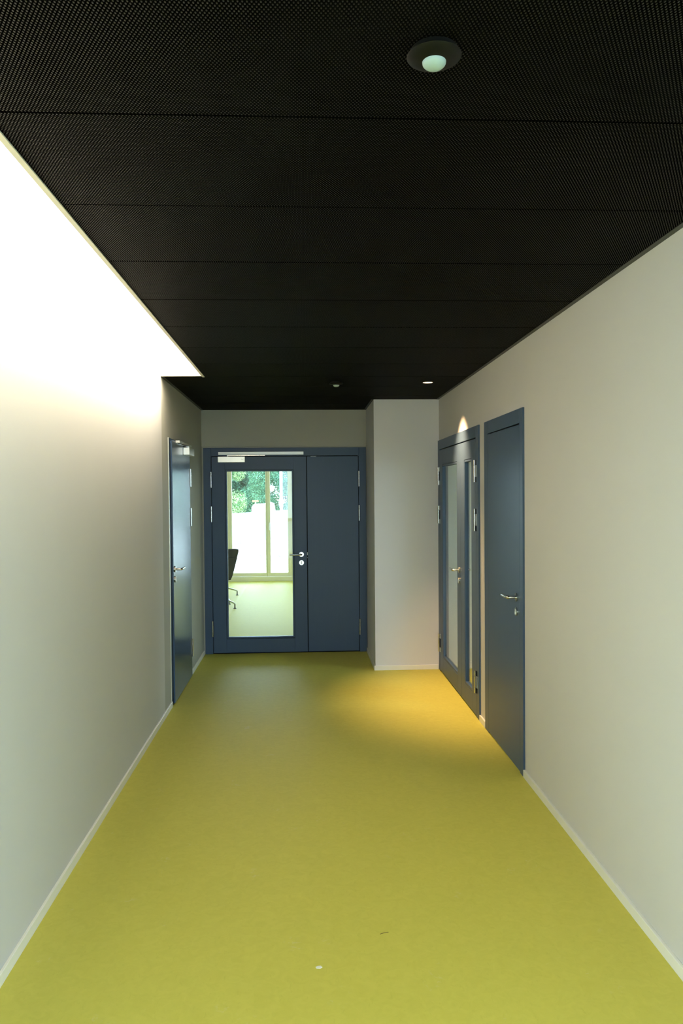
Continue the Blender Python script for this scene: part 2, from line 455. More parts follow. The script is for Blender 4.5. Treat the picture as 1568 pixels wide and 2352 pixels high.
sf = MB(); sf.box(MIDX+0.004, LX1, D, D+0.06, LB, LT, 0.0012, 1); sf.build('solid_leaf', M['door'], d1)
handle_set(d1, (-0.023, D, 0), (0, -1, 0), (-1, 0, 0), 1.061, 0.972)
for z0, z1 in HZ:
    hinge(d1, LX0-0.006, D-0.002, z0, z1, (0, -1, 0), (1, 0, 0), 'slim')
    hinge(d1, LX1+0.008, D-0.002, z0, z1, (0, -1, 0), (-1, 0, 0), 'slim')
st = MB(); st.box(MIDX-0.0028, MIDX+0.0028, D+0.001, D+0.02, 1.052, 1.082); st.box(MIDX-0.0028, MIDX+0.0028, D+0.001, D+0.02, 1.022, 1.027)
st.build('strike_plate', M['satin_alu'], d1)
st = MB(); st.box(0.085, 0.145, D+0.0, D+0.02, LT+0.0006, LT+0.0038); st.build('top_bolt_plate', M['satin_alu'], d1)
b = MB(); b.box(-0.899, -0.613, D-0.048, D, 2.051, 2.113, 0.002, 1); cb = b.build('closer_body', M['closer'], d1)
lg = MB()
for (x0, x1, z0, z1) in ((-0.652, -0.640, 2.0825, 2.0845), (-0.642, -0.634, 2.0785, 2.0805), (-0.634, -0.626, 2.0765, 2.0785), (-0.650, -0.644, 2.0845, 2.0860)):
    lg.box(x0, x1, D-0.0486, D-0.0478, z0, z1)
lg.build('printed_mark', M['logo'], cb)
b = MB(); b.box(-0.895, 0.009, D-0.036, D-0.003, 2.131, 2.163, 0.001, 1); tk = b.build('slide_rail', M['satin_alu'], d1)
b = MB(); b.box(-0.804, -0.40, D-0.030, D-0.016, 2.1215, 2.1275, 0.001, 1); b.cyl((-0.797, D-0.023, 2.108), (-0.797, D-0.023, 2.127), 0.008, n=16)
b.build('closer_arm', M['steel'], d1)

# ------------------------------------------------------------------ door_2: glossy left door
d2 = empty('door_2', (-A, (LD0+LD1)/2, 0), 'glossy slate door on the left wall, steel lever and box closer', 'door', kind='structure')
f = MB()
f.box(-A-0.099, -A+0.004, LD0+0.006, 6.205, 0, LDT-0.002, 0.001, 1); f.box(-A-0.099, -A+0.004, 7.175, LD1-0.002, 0, LDT-0.002, 0.001, 1)
f.box(-A-0.099, -A+0.004, 6.205, 7.175, 2.12, LDT-0.002, 0.001, 1); f.build('frame', M['door'], d2)
f = MB(); f.box(-A-0.02, -A+0.006, LD0, LD0+0.006, 0.045, LDT); f.build('edge_strip', M['closer'], d2)
f = MB(); f.box(-A-0.03, -A+0.006, 6.196, 6.207, 0, 2.14); f.build('gasket', M['gasket'], d2)
f = MB(); f.box(-A+0.0045, -A+0.019, 6.209, 7.17, 0.010, 2.147, 0.0012, 1); f.build('leaf', M['door_gloss'], d2)
XL = -A+0.019
handle_set(d2, (XL, 6.268, 0), (1, 0, 0), (0, 1, 0), 1.100, 1.018)
for z0, z1 in HZ: hinge(d2, -A+0.012, 7.176, z0, z1, (1, 0, 0), (0, -1, 0), 'slim')
b = MB(); b.box(XL, XL+0.056, 6.78, 7.075, 2.063, 2.128, 0.002, 1); b.build('closer_body', M['closer'], d2)
b = MB(); b.box(-A+0.004, -A+0.039, 6.48, 7.16, 2.1495, 2.1685, 0.001, 1); b.build('slide_rail', M['closer'], d2)
b = MB(); b.box(-A+0.022, -A+0.034, 6.56, 6.93, 2.139, 2.145, 0.001, 1); b.cyl((-A+0.045, 6.93, 2.126), (-A+0.045, 6.93, 2.146), 0.008, n=16)
b.box(-A+0.022, -A+0.05, 6.92, 6.94, 2.139, 2.145); b.build('closer_arm', M['steel'], d2)

# ------------------------------------------------------------------ door_3: glazed double door on the right
d3 = empty('door_3', (B, (DD0+DD1)/2, 0), 'grey double door on the right with two tall glass panes', 'door', kind='structure')
XF = B-0.012
f = MB(); L0, L1 = 5.670, 7.180; MY = 6.222
f.box(XF, B+0.07, DD0, L0-0.002, 0, RDT, 0.001, 1); f.box(XF, B+0.07, L1+0.002, DD1-0.001, 0, RDT, 0.001, 1)
f.box(XF, B+0.07, L0-0.002, L1+0.002, LT+0.010, RDT, 0.001, 1); f.build('frame', M['door'], d3)
g = MB(); g.box(B+0.005, B+0.05, L0, L1, LT+0.0005, LT+0.0095); g.box(B+0.03, B+0.05, MY-0.004, MY+0.004, 0, LT); g.box(B+0.03, B+0.05, L0-0.003, L0+0.001, 0, LT); g.box(B+0.03, B+0.05, L1-0.001, L1+0.003, 0, LT)
g.box(B+0.03, B+0.05, L0, L1, 0, 0.012); g.build('gasket', M['gasket'], d3)
for nm, a0, a1, g0, g1 in (('near_leaf', L0, MY-0.002, 5.812, 6.080), ('far_leaf', MY+0.002, L1, 6.364, 7.045)):
    lf = leaf_ring('y', XF, XF+0.042, a0, a1, 0.012, LT, g0, g1, 0.160, 1.972).build('glazed_leaf', M['door'], d3)
    ring('y', XF+0.002, XF+0.038, g0+0.003, g1-0.003, 0.163, 1.969, 0.014).build('glazing_bead', M['door'], lf)
    ring('y', XF+0.006, XF+0.036, g0, g1, 0.160, 1.972, 0.003).build('bead_joint', M['gasket'], lf)
    gp = MB(); gp.box(XF+0.016, XF+0.022, g0+0.01, g1-0.01, 0.17, 1.962); gp.build('glass_pane', M['glass'], lf)
handle_set(d3, (XF, 6.282, 0), (-1, 0, 0), (0, 1, 0), 1.061, 0.974)
for z0, z1 in HZ:
    hinge(d3, XF, 5.662, z0, z1, (-1, 0, 0), (0, 1, 0), 'mid')
    hinge(d3, XF, 7.190, z0, z1, (-1, 0, 0), (0, -1, 0), 'ends')

# ------------------------------------------------------------------ door_4: plain near right door
d4 = empty('door_4', (B, (RD0+RD1)/2, 0), 'plain grey door on the right wall nearest the camera, no glass', 'door', kind='structure')
f = MB(); L0, L1 = 4.513, 5.292
f.box(XF, B+0.098, RD0, L0-0.001, 0, RDT-0.001, 0.001, 1); f.box(XF, B+0.098, L1+0.001, RD1-0.001, 0, RDT-0.001, 0.001, 1)
f.box(XF, B+0.098, L0-0.001, L1+0.001, LT+0.009, RDT-0.001, 0.001, 1); f.build('frame', M['door'], d4)
g = MB(); g.box(B+0.005, B+0.05, L0, L1, LT+0.0005, LT+0.0085); g.box(B+0.005, B+0.05, L0, L1, 0.0005, 0.0075); g.build('gasket', M['gasket'], d4)
f = MB(); f.box(XF, XF+0.06, L0+0.0005, L1-0.0005, 0.008, LT, 0.0012, 1); f.build('leaf', M['door'], d4)
handle_set(d4, (XF, 4.572, 0), (-1, 0, 0), (0, 1, 0), 1.063, 0.975)

# ------------------------------------------------------------------ ceiling fittings
def sensor(x, y, label):
    t = empty('motion_sensor', (x, y, H), label, 'sensor', 'ceiling motion sensors')
    b = MB(); b.lathe([(0.0, 0.03), (0.048, 0.03), (0.048, -0.010), (0.0545, -0.011), (0.056, -0.013), (0.0545, -0.015), (0.038, -0.0205), (0.026, -0.0240), (0.0, -0.0240)], (x, y, H), 64)
    b.build('housing', M['black_plastic'], t, smooth=True)
    d = MB(); prof = [(0.0, -0.0235), (0.0245, -0.0235)]
    for k in range(1, 9):
        a = k/8*math.pi/2; prof.append((0.0245*math.cos(a) if k < 8 else 0.0, -0.0245-0.0145*math.sin(a)))
    d.lathe(prof, (x, y, H), 48); d.build('lens_dome', M['dome'], t, smooth=True)
sensor(0.277, 1.566, 'black ceiling sensor with white dome nearest the camera')
sensor(0.277, 6.16, 'small far ceiling sensor in front of the end door')
t = empty('downlight', (1.026, 6.177, H), 'lit round recessed downlight over the double door', 'light')
b = MB(); b.lathe([(0.039, 0.02), (0.039, -0.001), (0.046, -0.003), (0.047, 0.0), (0.047, 0.02)], (1.026, 6.177, H), 48); b.build('trim_ring', M['black_plastic'], t, smooth=True)
b = MB(); b.lathe([(0.0, -0.0006), (0.039, -0.0006), (0.039, 0.012), (0.0, 0.012)], (1.026, 6.177, H), 48); b.build('lens', M['lens'], t, smooth=True)

# ------------------------------------------------------------------ litter on the floor
sc = MB()
ch = [(-0.010, -0.006), (0.004, -0.008), (0.012, -0.001), (0.007, 0.008), (-0.006, 0.007), (-0.013, 0.002)]
vb = [sc.bm.verts.new((0.042+x, 2.692+y, 0.0003)) for x, y in ch]; vt = [sc.bm.verts.new((0.042+x*0.9, 2.692+y*0.9, 0.0022)) for x, y in ch]
sc.bm.faces.new(vb[::-1]); sc.bm.faces.new(vt)
for i in range(6): sc.bm.faces.new((vb[i], vb[(i+1) % 6], vt[(i+1) % 6], vt[i]))
tag(sc.build('plaster_chip', mat('white plaster', (0.8, 0.79, 0.72), 0.8)), 'tiny white plaster chip lying on the lime floor near the camera', 'debris')
sp = MB(); sp.tube([(0.281, 2.882, 0.0012), (0.296, 2.889, 0.0016), (0.315, 2.893, 0.0012)], 0.0009, 6)
tag(sp.build('wood_splinter', mat('dark wood', (0.12, 0.09, 0.02), 0.8)), 'thin dark splinter lying on the lime floor', 'debris')

# ------------------------------------------------------------------ lobby around the camera
w = MB(); w.box(LOX0-0.2, -0.6, LOY-0.2, LOY, 0, LOH); w.box(3.6, LOX1+0.2, LOY-0.2, LOY, 0, LOH); w.box(-0.6, 3.6, LOY-0.2, LOY, 2.6, LOH); struct('wall_lobby_back', w, M['room_white'], 'white lobby wall behind the camera', 'wall')
w = MB(); w.box(LOX0-0.2, -A-WT, BACK, BACK+0.15, 0, LOH); w.box(B+WT, LOX1+0.2, BACK, BACK+0.15, 0, LOH); w.box(-A-WT, B+WT, BACK-0.06, BACK, H+0.10, LOH+0.5)
struct('wall_lobby_front', w, M['room_white'], 'white lobby wall around the corridor mouth', 'wall')
w = MB(); w.box(LOX0-0.2, LOX1+0.2, LOY-0.2, BACK-0.06, LOH, LOH+0.1); struct('ceiling_lobby', w, M['room_white'], 'white lobby ceiling above the camera', 'ceiling')
for nm, x, k in (('added_window_3', LOX1, 1), ('added_window_6', LOX0, -1)):  # side glazing added out of view to bring cool daylight into the corridor
    wn = empty(nm, (x, (LOY+BACK)/2, 0), 'unseen tall lobby glazing, added for light, to the %s of the camera' % ('right' if k > 0 else 'left'), 'window', kind='structure')
    f0, f1 = sorted((x, x+k*0.08))
    f = ring('y', f0, f1, LOY, BACK, 0.0, LOH, 0.06); f.box(f0, f1, (LOY+BACK)/2-0.03, (LOY+BACK)/2+0.03, 0.06, LOH-0.06); f.build('frame', M['frame_cream'], wn)
    g = MB(); g.box(x+k*0.036, x+k*0.044, LOY+0.03, BACK-0.03, 0.05, LOH-0.05); g.build('glass_pane', M['glass_win'], wn)

wn = empty('window_8', (1.5, LOY-0.1, 0), 'tall lobby glazing behind the camera', 'window', kind='structure')
f = ring('x', LOY-0.12, LOY-0.04, -0.6, 3.6, 0.0, 2.6, 0.07); f.box(1.46, 1.54, LOY-0.12, LOY-0.04, 0.07, 2.53); f.box(-0.53, 3.53, LOY-0.11, LOY-0.05, 1.02, 1.10); f.build('frame', M['frame_cream'], wn)
g = MB(); g.box(-0.55, 3.55, LOY-0.085, LOY-0.077, 0.05, 2.55); g.build('glass_pane', M['glass_win'], wn)

# ------------------------------------------------------------------ side room behind the double door
w = MB(); w.box(SX0-0.01, SX1, SY1, SY1+0.12, 0, H+0.05); struct('wall_side_room_far', w, M['room_white'], 'pale side room wall seen through the double door panes', 'wall')
w = MB(); w.box(SX0, SX1, SY0-0.12, SY0, 0, H+0.05); struct('wall_side_room_near', w, M['room_white'], 'pale side room wall hidden behind the near door', 'wall')
w = MB(); w.box(SX1, SX1+0.15, SY0-0.12, SY1+0.12, 0, 0.9); w.box(SX1, SX1+0.15, SY0-0.12, SY1+0.12, 2.2, H+0.05)
w.box(SX1, SX1+0.15, SY0-0.12, 4.4, 0.9, 2.2); w.box(SX1, SX1+0.15, 6.2, SY1+0.12, 0.9, 2.2)
struct('wall_side_room_outer', w, M['room_white'], 'pale outer wall of the side room with its window', 'wall')
w = MB(); w.box(SX0-0.01, SX1+0.15, SY0-0.12, SY1+0.12, H+0.05, H+0.1); struct('ceiling_side_room', w, M['room_white'], 'white ceiling of the side room', 'ceiling')
b = MB(); b.box(SX0, SX1, SY1-0.014, SY1, 0, 0.06, 0.001, 1); struct('baseboard_side_room', b, M['base'], 'white skirting inside the side room behind the double door', 'skirting board')
wn = empty('window_2', (SX1+0.07, 5.3, 0.9), 'side room window beyond the double door', 'window', kind='structure')
ring('y', SX1+0.03, SX1+0.10, 4.4, 6.2, 0.9, 2.2, 0.06).build('frame', M['frame_cream'], wn)
g = MB(); g.box(SX1+0.06, SX1+0.068, 4.45, 6.15, 0.95, 2.15); g.build('glass_pane', M['glass_win'], wn)

# ------------------------------------------------------------------ room beyond the end door
RX0, RX1 = -4.0, 3.2; RH = 2.75
w = MB(); w.box(RX0, -A-WT, D, D+WT, 0, RH); w.box(B+WT, RX1, D, D+WT, 0, RH); w.box(-A-WT, B+WT, D+WT-0.02, D+WT, H, RH+0.0)
struct('wall_room_near', w, M['room_white'], 'white wall of the far room around the end door', 'wall')
w = MB(); w.box(RX0-0.15, RX0, D, RY+0.2, 0, RH); struct('wall_room_left', w, M['room_white'], 'white left wall of the far room', 'wall')
w = MB(); w.box(RX1, RX1+0.15, D, 10.5, 0, RH); w.box(RX1, RX1+0.15, 11.7, RY+0.2, 0, RH); w.box(RX1, RX1+0.15, 10.5, 11.7, 0, 0.3); w.box(RX1, RX1+0.15, 10.5, 11.7, 2.4, RH); struct('wall_room_right', w, M['room_white'], 'white right wall of the far room', 'wall')
w = MB(); w.box(RX0-0.15, RX1+0.15, D, RY+0.2, RH, RH+0.1); struct('ceiling_far_room', w, M['room_white'], 'white ceiling of the far room', 'ceiling')
WINS = [(-3.65, -1.72), (-1.50, -0.20), (0.15, 2.85)]
w = MB(); xs = [RX0-0.15] + [v for p in WINS for v in p] + [RX1+0.15]
for i in range(0, len(xs), 2): w.box(xs[i], xs[i+1], RY, RY+0.2, 0, RH)
for x0, x1 in WINS: w.box(x0, x1, RY, RY+0.2, 2.45, RH)
struct('wall_room_window_side', w, M['frame_cream'], 'cream window wall at the far end of the room', 'wall')
def french(name, x0, x1, xm, lab, hnd=True):
    wn = empty(name, ((x0+x1)/2, RY+0.08, 0), lab, 'window', kind='structure')
    f = MB(); f.box(x0, x1, RY-0.01, RY+0.14, 0.0, 0.088, 0.002, 1); f.box(x0, x0+0.035, RY+0.0, RY+0.12, 0.088, 2.45); f.box(x1-0.035, x1, RY+0.0, RY+0.12, 0.088, 2.45); f.box(x0, x1, RY, RY+0.12, 2.40, 2.45)
    f.build('frame', M['frame_cream'], wn)
    for s0, s1, r0, r1 in ((x0+0.035, xm-0.0025, 0.06, 0.022), (xm+0.0025, x1-0.035, 0.064, 0.07)):
        m = MB()
        m.box(s0, s0+r0, RY+0.02, RY+0.09, 0.094, 2.395, 0.003, 1); m.box(s1-r1, s1, RY+0.02, RY+0.09, 0.094, 2.395, 0.003, 1)
        m.box(s0+r0, s1-r1, RY+0.02, RY+0.09, 0.094, 0.163, 0.003, 1); m.box(s0+r0, s1-r1, RY+0.02, RY+0.09, 2.32, 2.395, 0.003, 1)
        sa = m.build('sash', M['frame_cream'], wn)
        g = MB(); g.box(s0+r0-0.01, s1-r1+0.01, RY+0.05, RY+0.058, 0.15, 2.33); g.build('glass_pane', M['glass_win'], sa)
    g = MB(); g.box(xm-0.004, xm+0.004, RY+0.05, RY+0.07, 0.09, 2.39); g.build('sash_joint', M['rubber'], wn)
    if hnd:
        h = MB(); h.box(xm+0.034, xm+0.060, RY+0.008, RY+0.02, 1.10, 1.165, 0.004, 2); h.tube([(xm+0.047, RY+0.01, 1.14), (xm+0.047, RY-0.035, 1.14), (xm+0.047, RY-0.035, 1.13), (xm+0.047, RY-0.035, 1.01)], 0.009, 12)
        h.build('window_handle', M['steel'], wn, smooth=True)
french('window_1', -1.50, -0.20, -0.718, 'cream french window seen through the glazed end door')
french('added_window_4', 0.15, 2.85, 1.5, 'unseen wide cream window added for light right of the french window in the far room')  # hidden window added to let more light into the far room
french('added_window_5', -3.65, -1.72, -2.6, 'unseen cream window added for light left of the french window in the far room')  # also hidden, added for its light

wn = empty('added_window_7', (RX1+0.08, 11.1, 0.3), 'unseen side window added on the right to light the far room', 'window', kind='structure')  # side opening made up to brighten the far room
f = ring('y', RX1+0.04, RX1+0.12, 10.5, 11.7, 0.3, 2.4, 0.06); f.box(RX1+0.04, RX1+0.12, 11.07, 11.13, 0.36, 2.34); f.build('frame', M['frame_cream'], wn)
g = MB(); g.box(RX1+0.076, RX1+0.084, 10.53, 11.67, 0.33, 2.37); g.build('glass_pane', M['glass_win'], wn)

# ------------------------------------------------------------------ chairs
def make_chair(loc, rz, label):
    t = empty('swivel_chair', (0, 0, 0), label, 'chair', 'swivel chairs in the far room')
    def shell_pt(u, v):
        # v 0..1 from seat front over the seat bend up the back; u -1..1 across
        if v < 0.45:
            k = v/0.45; y = -0.22+0.40*k; z = 0.47-0.05*math.sin(k*math.pi*0.75)-0.01*k
            hw = 0.165-0.005*k
        else:
            k = (v-0.45)/0.55; an = min(1, k/0.22)
            y = 0.18+0.06*math.sin(an*math.pi/2)+0.05*k; z = 0.425+0.475*(k**1.25)
            hw = 0.16-0.025*math.sin(an*math.pi/2)*(1-k)+0.10*k
        bow = 0.035*(abs(u)**2.2)
        if v < 0.45: return Vector((u*hw, y, z+bow))
        return Vector((u*hw, y-bow*1.2, z))
    def grid(v0, v1, nv, nu=14, off=0.0, th=0.03):
        m = MB(); P = []
        for i in range(nv+1):
            v = v0+(v1-v0)*i/nv; row = []
            for j in range(nu+1):
                u = -1+2*j/nu
                q = shell_pt(u, v)
                if v1 > 0.99:     # rounded top corners
                    kk = max(0.0, (v-0.95)/0.05); q.x *= 1-0.06*kk**2; q.z -= 0.012*kk*abs(u)**6
                row.append(q)
            P.append(row)
        def nrm(i, j):
            a = P[min(i+1, nv)][j]-P[max(i-1, 0)][j]; b_ = P[i][min(j+1, nu)]-P[i][max(j-1, 0)]
            return b_.cross(a).normalized()
        fr = [[m.bm.verts.new(P[i][j]+nrm(i, j)*th*0.5) for j in range(nu+1)] for i in range(nv+1)]
        bk = [[m.bm.verts.new(P[i][j]-nrm(i, j)*th*0.5) for j in range(nu+1)] for i in range(nv+1)]
        for i in range(nv):
            for j in range(nu):
                m.bm.faces.new((fr[i][j], fr[i][j+1], fr[i+1][j+1], fr[i+1][j])); m.bm.faces.new((bk[i][j], bk[i+1][j], bk[i+1][j+1], bk[i][j+1]))
        for i in range(nv):
            m.bm.faces.new((fr[i][0], fr[i+1][0], bk[i+1][0], bk[i][0])); m.bm.faces.new((fr[i][nu], bk[i][nu], bk[i+1][nu], fr[i+1][nu]))
        for j in range(nu):
            m.bm.faces.new((fr[0][j], bk[0][j], bk[0][j+1], fr[0][j+1])); m.bm.faces.new((fr[nv][j], fr[nv][j+1], bk[nv][j+1], bk[nv][j]))
        return m
    s = grid(0.0, 0.47, 14, th=0.045).build('seat', M['shell'], t, smooth=True)
    bk = grid(0.47, 0.875, 14).build('backrest', M['shell'], t, smooth=True)
    grid(0.884, 1.0, 6).build('head_pad', M['shell'], bk, smooth=True)
    grid(0.870, 0.889, 2, th=0.02).build('seam', M['gasket'], bk, smooth=True)
    m = MB(); m.cyl((0, 0, 0.13), (0, 0, 0.30), 0.030, n=24); m.cyl((0, 0, 0.29), (0, 0, 0.415), 0.022, n=24); m.box(-0.09, 0.09, -0.09, 0.09, 0.395, 0.412, 0.004, 1)
    m.build('column', M['chrome'], t, smooth=True)
    for k in range(4):
        a = math.radians(30.4+90*k); c_, s_ = math.cos(a), math.sin(a); m = MB()
        pts = [(0.02, 0.150), (0.10, 0.146), (0.20, 0.118), (0.29, 0.090), (0.325, 0.076), (0.335, 0.060)]
        m.tube([(r*c_, r*s_, z) for r, z in pts], 0.013, 14, radii=[0.019, 0.017, 0.0145, 0.0125, 0.0115, 0.0105])
        lg = m.build('leg', M['chrome'], t, smooth=True)
        m = MB(); m.cyl((0.335*c_, 0.335*s_, 0.010), (0.335*c_, 0.335*s_, 0.075), 0.010, n=16); m.cyl((0.335*c_, 0.335*s_, 0.0), (0.335*c_, 0.335*s_, 0.011), 0.024, 0.018, n=24)
        m.build('glide', M['rubber'], lg, smooth=True)
    t.location = loc; t.rotation_euler = (0, 0, rz)
    return t
def copy_tree(o, parent=None):
    c = o.copy(); COL.objects.link(c)
    if parent is not None: c.parent = parent
    for chd in list(o.children): copy_tree(chd, c)
    return c
ch1 = make_chair((-1.33, 11.60, 0), math.radians(210), 'dark upholstered swivel chair with its back toward the end door glass')
ch2 = copy_tree(ch1); ch2.location = (-1.472, 12.976, 0); ch2.rotation_euler = (0, 0, math.radians(149.6)); ch2['label'] = 'second swivel chair farther back, only its polished foot shows'

# ------------------------------------------------------------------ outside
M['ground'] = mat('pale gravel', (0.62, 0.60, 0.55), 0.9, spec=0.2)
add_noise_mix(M['ground'], (0.40, 0.39, 0.36), (0.55, 0.54, 0.51), 1.3, detail=8)
g = MB(); g.box(-40, 40, RY+0.25, 90, -0.15, -0.03); g.box(-40, 40, -40, LOY-0.25, -0.15, -0.03); g.box(4.85, 40, LOY-0.25, RY+0.25, -0.15, -0.03); g.box(-40, -4.45, LOY-0.25, RY+0.25, -0.15, -0.03)
tag(g.build('ground', M['ground']), 'pale sunlit gravel ground outside the far window', 'ground', kind='structure')
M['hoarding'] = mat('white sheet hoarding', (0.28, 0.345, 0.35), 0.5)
P0, P1 = Vector((-2.53, 26.3, 0)), Vector((-0.72, 31.8, 0)); dv = (P1-P0).normalized(); nv_ = Vector((dv.y, -dv.x, 0))
t = empty('site_hoarding', P0, 'long white corrugated hoarding across the yard outside', 'fence')
def hoard(s0, s1):
    m = MB(); n = int((s1-s0)/0.055); row = []
    for i in range(n+1):
        s = s0+(s1-s0)*i/n; k = (0.0, 0.025, 0.025, 0.0)[i % 4]
        p = P0+dv*s+nv_*k; row.append((p, p-nv_*0.02))
    fr = [(m.bm.verts.new((a.x, a.y, -0.03)), m.bm.verts.new((a.x, a.y, 1.08))) for a, b_ in row]
    bk = [(m.bm.verts.new((b_.x, b_.y, -0.03)), m.bm.verts.new((b_.x, b_.y, 1.08))) for a, b_ in row]
    for i in range(n):
        m.bm.faces.new((fr[i][0], fr[i+1][0], fr[i+1][1], fr[i][1])); m.bm.faces.new((bk[i][0], bk[i][1], bk[i+1][1], bk[i+1][0])); m.bm.faces.new((fr[i][1], fr[i+1][1], bk[i+1][1], bk[i][1]))
    return m
for k in range(-3, 6): hoard(k*2.2, k*2.2+2.19).build('hoarding_sheet', M['hoarding'], t, fix=False)
for k in range(-3, 7):
    m = MB(); p = P0+dv*(k*2.2-0.005)-nv_*0.06; m.box(p.x-0.03, p.x+0.03, p.y-0.03, p.y+0.03, -0.03, 1.05); m.build('fence_post', M['hoarding'], t)

# white tarpaulin heap behind the hoarding
M['tarp'] = mat('white tarpaulin', (0.85, 0.84, 0.82), 0.6)
t = empty('covered_stack', (-2.2, 38.0, 0), 'white covered stack behind the hoarding below the trees', 'stack')
m = MB()
prof = [(-2.55, 0.0), (-2.52, 1.12), (-2.44, 1.24), (-1.86, 1.27), (-1.66, 1.33), (-1.46, 1.27), (-1.40, 0.9), (-1.38, 0.0)]
fr = [m.bm.verts.new((x, 37.4, z)) for x, z in prof]; bk = [m.bm.verts.new((x, 38.6, z*1.02)) for x, z in prof]
m.bm.faces.new(fr); m.bm.faces.new(bk[::-1])
for i in range(len(prof)): m.bm.faces.new((fr[i], bk[i], bk[(i+1) % 8], fr[(i+1) % 8]))
m.build('tarpaulin', M['tarp'], t)
m = MB(); m.tube([(-2.46, 37.38, 1.16), (-2.15, 37.37, 1.05), (-1.95, 37.38, 1.0)], 0.008, 6); m.build('strap', mat('pink strap', (0.7, 0.35, 0.33), 0.7), t)

M['tpost'] = mat('orange timber', (0.50, 0.20, 0.09), 0.6)
t = empty('tee_post', (-2.62, 42.0, 0), 'orange and cream T shaped timber post above the hoarding', 'post')
m = MB(); m.box(-2.645, -2.59, 41.97, 42.03, -0.03, 1.33, 0.004, 1); m.build('upright', mat('pale timber', (0.52, 0.38, 0.22), 0.7), t)
m = MB(); m.box(-2.80, -2.45, 41.95, 42.05, 1.33, 1.42, 0.006, 1); m.build('crossbar', M['tpost'], t)

t = empty('mullion_reflection', (-0.80, 29.2, 0), 'tall pale pole standing in for a window mullion reflected in the end door glass', 'pole')  # solid pole models a mullion reflection in the door glass
m = MB(); m.cyl((-0.83, 29.0, -0.03), (-0.83, 29.0, 6.5), 0.062, 0.05, n=24); m.build('shaft', mat('pale mullion reflection', (0.42, 0.52, 0.57), 0.4), t, smooth=True)
m = MB(); m.cyl((-0.83, 29.0, -0.03), (-0.83, 29.0, 0.12), 0.09, 0.075, n=24); m.build('foot_collar', mat('pale reflection foot', (0.42, 0.52, 0.57), 0.4), t, smooth=True)

# rubble heap: a heap of stones nobody could count
M['stone'] = mat('grey rubble', (0.42, 0.39, 0.34), 0.9)
m = MB()
for i in range(90):
    t_ = bmesh.new(); bmesh.ops.create_icosphere(t_, subdivisions=1, radius=1)
    s = random.uniform(0.015, 0.05); x = random.gauss(-0.75, 0.55); y = random.gauss(20.6, 0.35); hgt = max(0, 0.22-0.25*abs(x+0.75)-0.3*abs(y-20.6))
    mt = Matrix.Translation((x, y, random.uniform(0, max(0.01, hgt)))) @ Matrix.Diagonal((s*random.uniform(0.8, 1.5), s, s*random.uniform(0.5, 0.9), 1))
    for v in t_.verts: v.co *= random.uniform(0.8, 1.15)
    bmesh.ops.transform(t_, matrix=mt, verts=t_.verts[:]); m._merge(t_)
tag(m.build('rubble_heap', M['stone']), 'low grey rubble heap on the bright ground outside', 'rubble', kind='stuff')

# trees
def leaf_mat(name, c0, c1):
    m = mat(name, c0, 0.6, spec=0.3)
    nt, N, L, p = nodes(m)
    gi = N.new('ShaderNodeTexNoise'); gi.inputs['Scale'].default_value = 3.0; gi.inputs['Detail'].default_value = 5
    L.new(pos_node(nt), gi.inputs['Vector'])
    r = N.new('ShaderNodeValToRGB'); e = r.color_ramp.elements
    e[0].position = 0.35; e[0].color = (*c0, 1); e[1].position = 0.65; e[1].color = (*c1, 1)
    L.new(gi.outputs['Fac'], r.inputs['Fac']); L.new(r.outputs[0], p.inputs['Base Color'])
    return m
LEAF = [leaf_mat('bluish green foliage', (0.045, 0.16, 0.09), (0.21, 0.48, 0.28)),
        leaf_mat('yellow green foliage', (0.10, 0.24, 0.09), (0.46, 0.60, 0.26)),
        leaf_mat('deep green foliage', (0.025, 0.10, 0.06), (0.12, 0.31, 0.20))]
M['bark'] = mat('grey bark', (0.24, 0.21, 0.17), 0.9)
def crown_mesh(blobs, n, size, seed):
    rnd = random.Random(seed); m = MB(); wts = [b[3]**2 for b in blobs]
    for i in range(n):
        bx, by, bz, br = rnd.choices(blobs, wts)[0]
        d = Vector((rnd.gauss(0, 1), rnd.gauss(0, 1), rnd.gauss(0, 1))).normalized()
        p = Vector((bx, by, bz)) + d*br*(rnd.uniform(0.55, 1.05)); p.z = max(p.z, 0.25)
        nrm = (d + Vector((rnd.gauss(0, .6), rnd.gauss(0, .6), rnd.gauss(0, .6)+0.3))).normalized()
        a = nrm.orthogonal().normalized(); b_ = nrm.cross(a); an = rnd.uniform(0, 6.28)
        u = a*math.cos(an)+b_*math.sin(an); v = nrm.cross(u); s = size*rnd.uniform(0.6, 1.3)
        m.bm.faces.new([m.bm.verts.new(q) for q in (p-u*s, p+v*s*0.5+nrm*s*0.1, p+u*s, p-v*s*0.5+nrm*s*0.1)])
    return m
